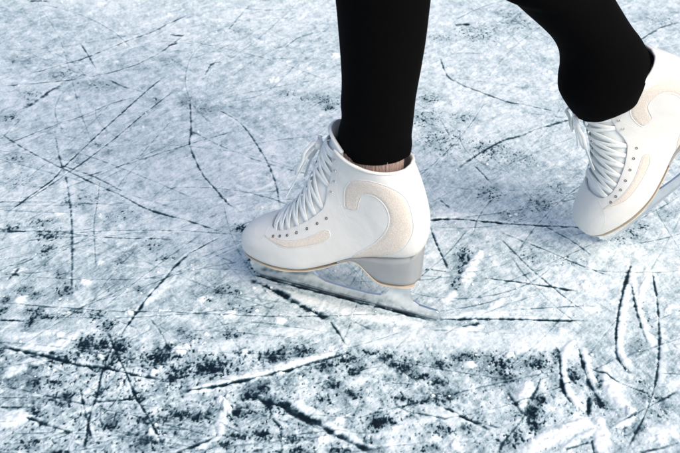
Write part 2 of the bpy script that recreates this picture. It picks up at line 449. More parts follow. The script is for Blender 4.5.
    def extr(poly, t, mat, nm, par, y0=0.):
        bm = bmesh.new(); a = [bm.verts.new((x, y0-t/2, z)) for x, z in poly]; b = [bm.verts.new((x, y0+t/2, z)) for x, z in poly]
        bm.faces.new(a[::-1]); bm.faces.new(b)
        for i in range(len(a)): j = (i+1) % len(a); bm.faces.new((a[i], a[j], b[j], b[i]))
        bmesh.ops.recalc_face_normals(bm, faces=bm.faces)
        bmesh.ops.triangulate(bm, faces=[f for f in bm.faces if len(f.verts) > 4])
        me = bpy.data.meshes.new(nm); bm.to_mesh(me); bm.free(); me.materials.append(mat)
        o = bpy.data.objects.new(nm, me); COL.objects.link(o); o.parent = par
        bv = o.modifiers.new('b', 'BEVEL'); bv.width = .0005; bv.segments = 2; bv.limit_method = 'ANGLE'; bv.angle_limit = math.radians(50)
        return o
    bottom = [(x, .0035*((x-.13)/.14)**2*.55+(.0 if x > .02 else (.02-x)*.08)) for x in np.linspace(.000, .250, 40)]
    teeth = [(.2535, .0042), (.2560, .0020), (.2575, .0065), (.2605, .0058), (.2612, .0105), (.2640, .0108), (.2636, .0155), (.2660, .0172), (.2640, .0215), (.2655, .0245), (.2600, .0275)]
    front = [(.2480, .0330), (.2360, .0400), (.2300, .0452)]
    mid = [(.1860, .0450), (.1800, .0395), (.1740, .0300), (.1660, .0225), (.1560, .0185), (.1400, .0170), (.1200, .0165), (.0950, .0165), (.0780, .0185), (.0700, .0240), (.0660, .0330), (.0640, .0430), (.0640, .0515)]
    rear = [(.0400, .0515), (.0398, .0420), (.0385, .0310), (.0340, .0215), (.0260, .0175), (.0120, .0160), (.0020, .0156), (-.0002, .0140), (-.0008, .0060)]
    bl = extr(bottom+teeth+front+mid+rear, .0040, steel, 'blade', root)
    edge = [(x, z-.0001) for x, z in bottom]+[(x, z+.0042) for x, z in bottom[::-1]]
    extr(edge, .0045, bare_steel, 'ground_edge', bl)
    for (x0, x1, z, hw) in ((.178, .246, .0437, .027), (.034, .076, .0508, .019)):
        poly = [(x0+.004, -hw), (x1-.006, -hw*.8), (x1, -hw*.4), (x1, hw*.4), (x1-.006, hw*.8), (x0+.004, hw), (x0, hw*.6), (x0, -hw*.6)]
        bm = bmesh.new(); a = [bm.verts.new((x, y, z)) for x, y in poly]; b = [bm.verts.new((x, y, z+.0021)) for x, y in poly]
        bm.faces.new(a[::-1]); bm.faces.new(b)
        for i in range(len(a)): j = (i+1) % len(a); bm.faces.new((a[i], a[j], b[j], b[i]))
        for sx in (x0+.009, x1-.011):
            for sy in (-hw*.62, hw*.62):
                bmesh.ops.create_cone(bm, cap_ends=True, segments=14, radius1=.0032, radius2=.0022, depth=.0018, matrix=Matrix.Translation((sx, sy, z-.0008)) @ Matrix.Rotation(math.pi, 4, 'X'))
        bmesh.ops.recalc_face_normals(bm, faces=bm.faces)
        me = bpy.data.meshes.new('sole_plate'); bm.to_mesh(me); bm.free(); me.materials.append(steel)
        o = bpy.data.objects.new('sole_plate', me); COL.objects.link(o); o.parent = bl
    bpy.data.objects.remove(blade)
    return root

def copy_tree(o, parent=None):
    c = o.copy(); COL.objects.link(c); c.parent = parent
    for ch in [x for x in COL.objects if x.parent == o]: copy_tree(ch, c)
    return c

A_ = ground(250, 272); B_ = ground(438, 320)
fdir = (A_-B_)/np.linalg.norm(A_-B_); ldir = np.array([-fdir[1], fdir[0], 0])
skate = build_skate()
skate['group'] = 'white figure skates'; skate['category'] = 'ice skate'
skate['label'] = 'upright white figure skate gliding flat on its blade, pink sock showing at its collar'
Mf = Matrix(((fdir[0], ldir[0], 0, B_[0]), (fdir[1], ldir[1], 0, B_[1]), (0, 0, 1, -.0010), (0, 0, 0, 1)))
skate2 = copy_tree(skate)
skate2['label'] = 'tilted white figure skate with heel raised, pushing off on its toe pick'
skate.matrix_world = Mf
REAR = [[-0.7078798693508336, 0.2100543513661546, -0.6743762006770396, 0.5602], [-0.07183599628660053, -0.971216279313455, -0.22710906726486046, -0.0232], [-0.7026703922928703, -0.11232145061606688, 0.7025939165166598, 0.18333448375667863], [0, 0, 0, 1]]
Mr = Matrix(REAR); skate2.matrix_world = Mr
tg2 = [o for o in skate2.children if o.name.startswith('tongue')][0]; tg2.data = tg2.data.copy()
for v in tg2.data.vertices:                       # under the trouser hem this tongue is pressed down
    if v.co.z > .236: v.co.z = .236+(v.co.z-.236)*.12; v.co.x = min(v.co.x, .150)
def fr(M, x, y, z): return np.array(M @ Vector((x, y, z)))

# ------------------------------------------------------------------ the skater
def leg_rings(edges, yc, dr):
    R = []
    for (l, r), d in zip(edges, dr):
        a, b = on_y(*l, yc), on_y(*r, yc); R.append(((a+b)/2, (b-a)/2, d))
    return R
def ring_tube(rings, nth=56, sub=10, fold=0., seed=0):
    C = crom([r[0] for r in rings], len(rings)*sub); X = crom([r[1] for r in rings], len(rings)*sub); D = crom([[r[2]] for r in rings], len(rings)*sub)[:, 0]
    V = []; F = []; n = len(C)
    for i in range(n):
        for j in range(nth):
            t = 2*math.pi*j/nth
            ct, st_ = math.cos(t), math.sin(t)
            p = C[i]+X[i]*ct+np.array([0, -1, 0])*D[i]*st_
            if fold:
                q = noise.noise(Vector((ct*1.2+seed, st_*1.2, p[2]*26)))*.7+noise.noise(Vector((ct*2.2, st_*2.2+seed, p[2]*60+ct*2)))*.4
                k = fold*(q)*max(.15, 1-i/(n*.55)); p = p+(X[i]/np.linalg.norm(X[i])*ct+np.array([0, -1, 0])*st_)*k
            V.append(p)
    for i in range(n-1):
        for j in range(nth): F.append((i*nth+j, i*nth+(j+1) % nth, (i+1)*nth+(j+1) % nth, (i+1)*nth+j))
    return V, F
yf = -.183
front_edges = [((345, 152.5), (409, 150)), ((341, 144), (410.5, 142)), ((340, 131), (410.5, 130)), ((343, 117), (412, 117)), ((342, 101), (414, 101)), ((343, 81), (417, 81)), ((341, 45), (423.5, 45)), ((337, 0), (429, 0)), ((333, -45), (433, -45))]
fr_r = leg_rings(front_edges, yf, [.0335, .0345, .038, .041, .044, .047, .052, .056, .060])
fr_r += [(np.array([.050, -.180, .60]), np.array([.066, 0, 0]), .062), (np.array([.060, -.172, .74]), np.array([.078, 0, 0]), .074), (np.array([.080, -.155, .92]), np.array([.095, 0, 0]), .085)]
yr = -.079
rear_edges = [((575.5, 114), (617, 106)), ((567.5, 104), (634, 98)), ((560.5, 91), (643, 84)), ((559.5, 78), (648, 70)), ((561, 66), (648, 56)), ((560, 50), (641, 41)), ((549, 31), (630, 26)), ((515, 0), (613, -2)), ((478, -36), (590, -42))]
rr_r = leg_rings(rear_edges, yr, [.030, .041, .049, .052, .052, .052, .052, .056, .062])
rr_r += [(np.array([.155, -.070, .66]), np.array([.070, 0, .040]), .066), (np.array([.120, -.045, .78]), np.array([.085, 0, .01]), .078), (np.array([.090, -.015, .92]), np.array([.095, 0, 0]), .088)]
V1, F1 = ring_tube(fr_r, fold=.0024, seed=1); V2, F2 = ring_tube(rr_r, fold=.0030, seed=5)
# shaped hem of the rear leg: lower rim bulges down past the last ring
Vp, Fp = ring_tube([(np.array([.088, -.085, .86]), np.array([.100, 0, 0]), .150), (np.array([.086, -.085, .92]), np.array([.118, 0, 0]), .170), (np.array([.082, -.085, 1.00]), np.array([.115, 0, 0]), .165), (np.array([.078, -.085, 1.09]), np.array([.095, 0, 0]), .135)])

# body: one continuous skinned mesh from the waist to the toes, inside the clothes
bm = bmesh.new()
anF = fr(Mf, .070, 0, .150); toF = fr(Mf, .235, 0, .068); heF = fr(Mf, .050, 0, .110); mF = fr(Mf, .150, 0, .095)
anR = fr(Mr, .070, 0, .150); toR = fr(Mr, .235, 0, .068); heR = fr(Mr, .050, 0, .110); mR = fr(Mr, .150, 0, .095)
topR = fr(Mr, .090, 0, .240)
pts = {'pel': ((.085, -.085, .99), .105), 'waist': ((.075, -.085, 1.10), .095),
       'hL': ((.080, -.155, .93), .078), 'kL': ((.050, -.180, .60), .050), 'cL': ((.045, -.183, .46), .036), 'sL': (tuple(fr(Mf, .0935, 0, .245)), .021), 'aL': (tuple(anF), .030), 'mL': (tuple(mF), .026), 'tL': (tuple(toF), .013), 'eL': (tuple(heF), .024),
       'hR': ((.090, -.015, .93), .078), 'kR': ((.150, -.075, .64), .045), 'cR': (tuple(rr_r[7][0]), .036), 'sR': (tuple(topR), .021), 'aR': (tuple(anR), .030), 'mR': (tuple(mR), .026), 'tR': (tuple(toR), .013), 'eR': (tuple(heR), .024)}
keys = list(pts); vs = {k: bm.verts.new(pts[k][0]) for k in keys}
for a, b in [('pel', 'waist'), ('pel', 'hL'), ('hL', 'kL'), ('kL', 'cL'), ('cL', 'sL'), ('sL', 'aL'), ('aL', 'mL'), ('mL', 'tL'), ('aL', 'eL'), ('pel', 'hR'), ('hR', 'kR'), ('kR', 'cR'), ('cR', 'sR'), ('sR', 'aR'), ('aR', 'mR'), ('mR', 'tR'), ('aR', 'eR')]:
    bm.edges.new((vs[a], vs[b]))
me = bpy.data.meshes.new('person'); bm.to_mesh(me); bm.free(); me.materials.append(skin_m)
person = bpy.data.objects.new('person', me); COL.objects.link(person)
sk = person.modifiers.new('skin', 'SKIN'); sk.use_smooth_shade = True
lay = me.skin_vertices[0] if len(me.skin_vertices) else None
if lay is None:
    bpy.context.view_layer.update(); lay = me.skin_vertices[0] if len(me.skin_vertices) else None
if lay:
    for i, k in enumerate(keys): lay.data[i].radius = (pts[k][1], pts[k][1])
    lay.data[0].use_root = True
person.modifiers.new('sub', 'SUBSURF').render_levels = 2
person['label'] = 'skater seen from the calves down in tight black trousers, one foot trailing behind'
person['category'] = 'person'
V, F = join([(V1, F1), (V2, F2), (Vp, Fp)])
tr = mesh_obj('trousers', V, F, black, person)
s_ = tr.modifiers.new('t', 'SOLIDIFY'); s_.thickness = .0016; s_.offset = -1
def sock(M, r1=.0335):
    rings = []
    for (x, z, a, b) in ((.098, .188, .043, .028), (.097, .205, .042, .029), (.0945, .222, .0405, .030), (.0935, .236, .0395, .030), (.0935, .250, .037, .029), (.095, .266, .034, .028)):
        rings.append((fr(M, x, 0, z), a, b))
    fx = np.array(M.to_3x3() @ Vector((1, 0, 0))); fy = np.array(M.to_3x3() @ Vector((0, 1, 0)))
    V = []; F = []; n = len(rings)*5; C = crom([r[0] for r in rings], n); ab = crom([[r[1], r[2]] for r in rings], n); nth = 64
    for i in range(n):
        for j in range(nth):
            t = 2*math.pi*j/nth; rib = 1+.012*math.cos(32*t)
            V.append(C[i]+fx*ab[i, 0]*math.cos(t)*rib+fy*ab[i, 1]*math.sin(t)*rib)
    for i in range(n-1):
        for j in range(nth): F.append((i*nth+j, i*nth+(j+1) % nth, (i+1)*nth+(j+1) % nth, (i+1)*nth+j))
    return mesh_obj('sock', V, F, sock_m, person)
sock(Mf)

# ------------------------------------------------------------------ the ice
DX, DY = .0012, .0015
X0, X1, Y0, Y1 = -.86, .86, -.60, 1.08
gx = np.arange(X0, X1, DX); gy = np.arange(Y0, Y1, DY); NX, NYY = len(gx), len(gy)
GX, GY = np.meshgrid(gx, gy)
fxx = np.fft.rfftfreq(NX, DX)[None, :]; fyy = np.fft.fftfreq(NYY, DY)[:, None]
def nz(seed, lo, hi, beta=1.0, ax=1.0, ang=0.):
    """band limited noise: wavelengths lo..hi metres, amplitude ~ f^-beta, unit variance"""
    r = np.random.default_rng(seed); W = np.fft.rfft2(r.standard_normal((NYY, NX)))
    ca, sa = math.cos(ang), math.sin(ang)
    fa = (fxx*ca+fyy*sa)*ax; fb = (-fxx*sa+fyy*ca); f_ = np.sqrt(fa*fa+fb*fb)+1e-9
    A = f_**(-beta)*np.exp(-(f_*lo)**2)*(1-np.exp(-(f_*hi)**2))
    n = np.fft.irfft2(W*A, s=(NYY, NX)); return (n-n.mean())/n.std()
def sst(a, b, x): t = np.clip((x-a)/(b-a), 0, 1); return t*t*(3-2*t)

n_big = nz(1, .05, .9, 1.3); n_mid = nz(2, .010, .09, 1.0, ax=.8); n_fin = nz(3, .0028, .016, .4, ax=.8)
n_str = nz(4, .004, .10, .8, ax=.16, ang=.12); n_crs = nz(5, .0024, .008, .2); n_bare = nz(6, .0036, .024, .9, ax=.55, ang=.1)
n_brk = nz(7, .006, .035, .8); n_wob = nz(8, .02, .2, 1.2); n_str2 = nz(9, .003, .12, .8, ax=.13, ang=-.55); n_lump = nz(10, .012, .07, 1.0)

# image-space coordinates of every ground point, used only to look up where the traced marks of the rink lie
dxw = GX-CAM[0]; dyw = GY-CAM[1]; dzw = -CAM[2]
dep = dyw*FW[1]+dzw*FW[2]
PX = 340+dxw/dep/KP; PY = 226.5-(dyw*UP[1]+dzw*UP[2])/dep/KP

def blob_field(bl):
    D = np.zeros_like(GX)
    for cx, cy, rx, ry, s in bl:
        c = ground(cx, cy); e = ground(cx+rx, cy); g = ground(cx, cy-ry); ax_ = abs(e[0]-c[0])+.001; ay_ = abs(g[1]-c[1])+.001
        i0, i1 = np.searchsorted(gx, [c[0]-3*ax_, c[0]+3*ax_]); j0, j1 = np.searchsorted(gy, [c[1]-3*ay_, c[1]+3*ay_])
        if i1 <= i0 or j1 <= j0: continue
        q = ((GX[j0:j1, i0:i1]-c[0])/ax_)**2+((GY[j0:j1, i0:i1]-c[1])/ay_)**2
        D[j0:j1, i0:i1] = np.maximum(D[j0:j1, i0:i1], s*np.exp(-q*1.0))
    return D

def dist_line(pts, pad, smooth=True):
    """window, distance, arclength fraction and side (metres) to a traced line"""
    P = np.array([ground(*p)[:2] for p in pts]); P = crom(P, max(8, len(P)*6)) if (smooth and len(P) > 2) else P
    lo, hi = P.min(0)-pad, P.max(0)+pad
    i0, i1 = np.searchsorted(gx, [lo[0], hi[0]]); j0, j1 = np.searchsorted(gy, [lo[1], hi[1]])
    if i1-i0 < 2 or j1-j0 < 2: return None
    D = np.full((j1-j0, i1-i0), 9., np.float32); Tt = np.zeros_like(D); Sd = np.zeros_like(D)
    seg = np.linalg.norm(np.diff(P, axis=0), axis=1); tot = seg.sum(); acc = 0
    for k in range(len(P)-1):
        a, b = P[k], P[k+1]; l2 = np.minimum(a, b)-pad; h2 = np.maximum(a, b)+pad
        a0, a1 = np.searchsorted(gx, [l2[0], h2[0]]); b0, b1 = np.searchsorted(gy, [l2[1], h2[1]])
        if a1 <= a0 or b1 <= b0: acc += seg[k]; continue
        xx = GX[b0:b1, a0:a1]; yy = GY[b0:b1, a0:a1]; d = b-a; L2 = d@d+1e-12
        t = np.clip(((xx-a[0])*d[0]+(yy-a[1])*d[1])/L2, 0, 1); ex = xx-a[0]-t*d[0]; ey = yy-a[1]-t*d[1]
        dd = np.hypot(ex, ey); sub = (slice(b0-j0, b1-j0), slice(a0-i0, a1-i0)); m = dd < D[sub]
        D[sub] = np.where(m, dd, D[sub]); Tt[sub] = np.where(m, (acc+t*seg[k])/tot, Tt[sub]); Sd[sub] = np.where(m, np.sign(ex*d[1]-ey*d[0])*-1, Sd[sub]); acc += seg[k]
    return (slice(j0, j1), slice(i0, i1)), D, Tt, Sd

# --- traced scratches, first entry the painted dark line under the blade: (points, width mm, strength 0..1, brokenness 0..1)
LINES = [
 ([(250,273.5),(300,287),(340,297),(380,307),(438,321.5)],3.2,1,.15),  # blade's dark reflection and contact shade, painted into the ice as a groove
 ([(25,74),(45,70),(68,63),(85,58),(105,50),(130,40),(152,32),(170,23),(190,14)],2.4,.8,.45),
 ([(0,86),(30,84),(70,80),(100,75),(120,70),(140,63),(158,54),(172,44),(184,35)],2.2,.7,.45),
 ([(20,110),(35,102),(50,91),(65,82)],5,.75,.8),([(80,43),(88,55),(97,71)],2.2,.7,.3),([(110,80),(122,86),(142,92)],2.2,.7,.3),
 ([(0,52),(40,49),(80,44),(125,36)],1.6,.4,.5),
 ([(164,77),(150,88),(135,101),(122,113),(105,128),(85,147),(66,165),(52,180),(30,196),(0,218)],2.2,.85,.3),
 ([(175,90),(145,113),(118,136),(100,150),(75,168),(40,192),(20,205)],2.0,.7,.4),
 ([(0,146),(20,139),(50,127),(85,115),(110,104),(140,96)],1.8,.6,.3),
 ([(0,133),(20,146),(45,160),(70,172),(95,184),(120,195),(145,208),(170,216),(195,223),(230,235)],2.2,.8,.35),
 ([(60,165),(90,175),(105,182),(125,193)],1.8,.6,.4),
 ([(55,135),(60,160),(66,178),(70,205),(72,230),(72,265),(71,300)],2.6,.7,.75),
 ([(100,180),(97,205),(94,226),(96,268)],1.6,.55,.4),
 ([(70,180),(100,172),(130,163),(170,150),(200,141),(235,131)],1.8,.6,.35),
 ([(190,98),(191,130),(190,146),(202,173),(218,192),(227,203),(245,215)],2.3,.8,.45),
 ([(215,108),(240,123),(257,145),(268,164),(276,185),(280,208)],2.3,.75,.55),
 ([(225,34),(238,18),(250,5)],1.8,.5,.3),([(225,7),(250,9),(275,10),(300,8)],1.8,.5,.4),([(285,48),(300,37),(330,30)],1.8,.6,.3),
 ([(205,75),(212,64),(222,62)],4,.7,.3),([(250,60),(300,58),(340,60)],1.6,.4,.4),([(170,35),(184,36)],5,.9,.1),([(168,46),(178,43)],4,.8,.1),([(30,1),(48,1)],5,.9,.1),
 ([(440,58),(447,75),(458,83),(472,89),(486,94),(505,101),(525,105),(560,112)],2.6,.75,.5),([(455,25),(470,24)],5,.9,.2),
 ([(575,118),(540,128),(525,134),(505,140),(485,150),(465,163),(455,172)],3.2,.7,.5),([(475,166),(492,184)],2,.7,.2),([(640,40),(660,28),(680,22)],3,.7,.4),
 ([(426,221),(445,219),(470,220),(500,223),(545,226),(590,228)],3.0,.9,.25),([(440,200),(450,208)],2,.6,.3),([(440,119),(455,145)],2,.5,.5),
 ([(0,232),(50,231),(90,236),(120,238),(170,239)],1.8,.65,.4),([(222,236),(200,248),(185,257),(172,270),(160,284),(150,295),(140,308),(130,322),(118,340)],2.6,.85,.35),
 ([(118,336),(105,362),(97,395),(90,415),(84,453)],2.6,.95,.35),([(0,302),(40,306),(70,308),(110,311),(170,312),(260,316),(340,316),(400,313)],1.5,.55,.35),
 ([(8,280),(14,274),(20,268)],3,.7,.3),([(0,320),(25,321)],2.5,.8,.4),([(0,346),(20,351),(40,355),(60,360),(80,365),(105,368),(120,371),(140,376),(168,380)],2.8,1,.4),
 ([(108,330),(116,352),(125,370),(135,395),(147,415),(158,435),(168,453)],2.5,.95,.25),([(80,387),(86,415),(92,440)],2.4,.85,.35),([(25,417),(45,424),(60,429),(75,433)],3.2,.85,.5),
 ([(95,402),(115,400),(140,398),(158,395)],2.4,.8,.4),([(0,407),(35,407)],1.6,.6,.4),
 ([(180,392),(210,388),(235,383),(265,376),(290,370),(315,362),(340,355),(352,350)],3.0,1,.2),([(175,453),(190,448),(205,442),(220,435)],3,.85,.3),
 ([(245,395),(260,400),(280,405),(300,415),(320,425),(332,433),(350,442),(368,450),(376,455)],5.5,1,.35),([(272,418),(283,430)],2.8,.85,.1),([(281,430),(282,453)],2.5,.7,.6),
 ([(249,279),(265,286),(283,295),(300,305),(318,314),(330,321)],5.5,1,.5),([(330,321),(338,332),(347,348)],2.5,1,.2),([(223,258),(232,262)],2.5,.6,.2),
 ([(438,319.5),(470,319),(510,319),(545,320),(590,321)],2.8,1,.15),([(462,327),(480,323)],5,1,.3),
 ([(430,226),(437,245),(445,262),(448,270)],2.3,.8,.4),([(425,269),(447,272)],3,.8,.4),([(483,278),(510,281),(545,286),(578,291)],2.0,.85,.25),
 ([(500,232),(510,236),(545,250),(575,263),(612,277)],1.8,.65,.4),([(545,226),(575,243),(592,256)],1.8,.65,.4),([(500,238),(512,250),(530,268),(550,285),(575,305),(590,315)],1.8,.65,.5),
 ([(510,310),(560,307),(600,306)],1.6,.5,.5),([(632,262),(625,285),(619,310),(616,335),(617,355),(625,368),(638,378)],3.4,.9,.25),
 ([(631,285),(636,310),(642,330),(648,345)],2.6,.8,.4),([(652,270),(657,300),(659,330),(659,355),(655,385),(645,415),(632,440),(625,455)],2.4,.8,.35),
 ([(559,352),(560,366),(561,380),(566,396),(578,410)],3.0,.9,.45),([(578,347),(584,368),(590,385),(598,398),(603,408)],3.2,.9,.3),([(588,368),(604,374),(622,384),(650,394)],2.0,.8,.4),
 ([(589,396),(588,418)],4.5,1,.2),([(592,440),(594,455)],3,.9,.2),([(565,450),(590,442)],2.2,.7,.2),([(541,378),(537,388),(530,400)],3.0,.9,.3),([(508,392),(516,405),(523,415)],2.5,.8,.3),
 ([(527,412),(518,425),(505,440),(498,453)],2.4,.7,.4),([(610,428),(640,412),(665,398),(680,390)],1.8,.6,.5),([(640,453),(680,443)],2,.6,.4),([(455,412),(470,420),(500,428)],2,.6,.6),
 ([(390,395),(405,410),(450,420)],2,.6,.6),([(430,400),(455,413),(478,424),(492,430)],3,.9,.6),([(350,320),(372,330)],1.8,.4,.4),([(150,318),(165,340),(172,372)],1.8,.5,.6),
 ([(20,120),(0,140)],1.5,.4,.5),([(35,0),(60,40),(80,110),(95,150)],1.4,.35,.7),([(250,453),(290,436),(340,430)],1.8,.5,.6),([(200,330),(250,322),(330,333)],1.6,.35,.6),
 ([(505,0),(480,8),(455,20)],1.8,.4,.6),([(60,240),(30,260),(0,268)],1.8,.45,.6),([(300,60),(270,90),(240,100),(200,105)],1.6,.4,.6),([(430,330),(520,334)],1.4,.3,.5)]
PALE = []
# random thin old scratches beyond and below the traced ones
for k in range(560):
    cx, cy = (RNG.uniform(-60, 740) if k % 3 else RNG.uniform(-30, 300)), RNG.uniform(-10, 460)
    a = RNG.choice([-.5, .1, .9, -1.1, .3, -.2])+RNG.normal(0, .25); L_ = RNG.uniform(15, 85)*(1 if k % 2 else 2.1); cv = RNG.normal(0, .13)
    p = [(cx+math.cos(a+cv*t)*L_*t, cy+math.sin(a+cv*t)*L_*t*.6) for t in np.linspace(-1, 1, 6)]
    if k < 290: LINES.append((p, RNG.uniform(.9, 1.6), RNG.uniform(.12, .50), RNG.uniform(.2, .7)))
    else: PALE.append((p, RNG.uniform(.9, 2.2), RNG.uniform(.2, .6), RNG.uniform(.05, .9)))
# --- snow ridges: (points, half width mm, height mm, whiteness)
RIDGES = [
 ([(215,108),(250,130),(290,150)],3.5,.8,.5),([(0,150),(50,131),(90,117),(140,98)],3,.8,.5),([(0,80),(30,82),(60,84)],6,1,.5),([(190,14),(150,40),(100,58),(60,70)],3,.7,.4),
 ([(120,190),(150,204),(200,222)],4,1,.5),([(72,176),(73,205)],4,1,.4),([(180,392),(210,386),(235,380),(265,372),(290,365),(315,358),(345,348)],8,4,.9),
 ([(245,262),(265,265),(290,272),(320,280),(360,290)],7,2.2,.6),([(262,283),(300,298),(340,310),(400,322),(440,326)],9,2.5,.7),
 ([(0,352),(30,350),(56,346),(70,338),(80,328)],9,3,.8),([(0,378),(25,365),(55,354)],8,3,.7),([(0,428),(12,420),(28,410)],12,4,.8),
 ([(220,436),(222,424),(224,408)],5,3.5,.9),([(225,436),(200,445),(170,453)],4,2,.6),([(285,398),(310,410),(335,428),(370,446)],6,2.5,.7),
 ([(482,250),(474,262),(467,276),(463,290)],7,4.5,1),([(503,296),(496,303),(487,311)],5,3.5,.9),([(440,303),(450,298),(456,290)],7,3.5,.9),([(456,316),(480,313),(510,315)],6,2.2,.7),([(440,327),(462,331),(485,325)],7,2,.8),
 ([(633,263),(628,285),(622,310),(619,335),(620,352),(630,366),(642,376)],6,4,.9),([(632,268),(633,288),(639,312),(646,332),(655,352)],5,4,.95),([(648,266),(644,285),(639,305)],5,4,.95),
 ([(578,338),(566,350),(562,365),(564,382),(572,398),(588,415)],5.5,4.5,.95),([(582,345),(588,368),(596,386)],5,3,.8),([(603,366),(610,388),(622,404),(634,414)],8,5.5,1),
 ([(520,455),(545,440),(570,428),(594,420)],9,5.5,1),([(597,415),(601,432),(599,455)],7.5,5,1),([(560,452),(580,438),(600,428)],4,3,.8),([(530,380),(524,395),(520,412)],7,4.5,.95),([(636,416),(616,428)],7,3,.7),
 ([(425,222),(450,215),(480,216)],7,2,.7),([(235,168),(248,163),(265,166),(276,174),(270,184),(250,190),(234,184),(232,174)],4,2,.7),([(238,180),(255,175),(272,180)],3.5,1.6,.7),
 ([(228,190),(245,194),(270,192)],4,1.8,.6),([(280,170),(285,182),(292,190)],4,1.5,.5),([(660,330),(664,355),(660,385)],4,1.5,.5),([(590,283),(583,282)],5,3,.8),
 ([(330,340),(420,338),(520,342),(600,340)],22,1.6,.5),([(190,350),(230,345),(290,343)],12,2,.5),([(395,295),(400,300)],4,1,.5),([(60,330),(30,335),(0,334)],6,2,.5),
 ([(140,308),(160,290),(180,270)],7,2.5,.6),([(262,330),(300,332),(330,326)],10,2,.5),([(640,440),(660,432),(680,428)],10,3.5,.7),([(400,372),(375,370),(350,385)],9,2.5,.6),([(470,425),(440,415),(400,425)],9,2.5,.5)]
LUMPS = [(180,351,9,4.5,7),(222,402,8,6,8),(228,410,7,5,7),(260,398,4,3,5),(322,440,7,3.5,6),(100,356,3.5,3,5),(345,347,3,2.5,4),(583,286,4.5,3.6,6),(85,282,6,3,4),(100,263,4,2.5,4),(18,270,6,3,3),
 (130,312,5,3,5),(300,402,4,2.5,4),(155,372,4,3,4),(630,412,6,4,7),(604,368,4,3,5),(480,252,3,3,4),(57,214,4,3,3),(272,81,6,3,5),(498,45,3,2,4),(508,46,3,2,4),(473,74,3,2,4),(550,72,3,2,4),
 (143,127,2.5,2,4),(116,62,2.5,2,3),(288,62,3,2,3),(335,55,5,2,4),(660,330,4,3,4),(668,310,4,3,4),(225,200,3,2,4),(210,187,3,2,3),(290,365,4,3,4),(152,430,5,3,4),(430,350,3,3,5),(395,430,4,3,3),
 (60,335,6,3,4),(245,352,5,3,3),(278,372,5,3,5),(20,300,6,3,4),(662,440,6,4,5),(510,355,6,3,4),(470,365,7,4,4),(455,446,7,3,4),(340,420,6,3,4),(200,300,6,3,3),(230,315,7,3,3),(280,322,7,3,3)]
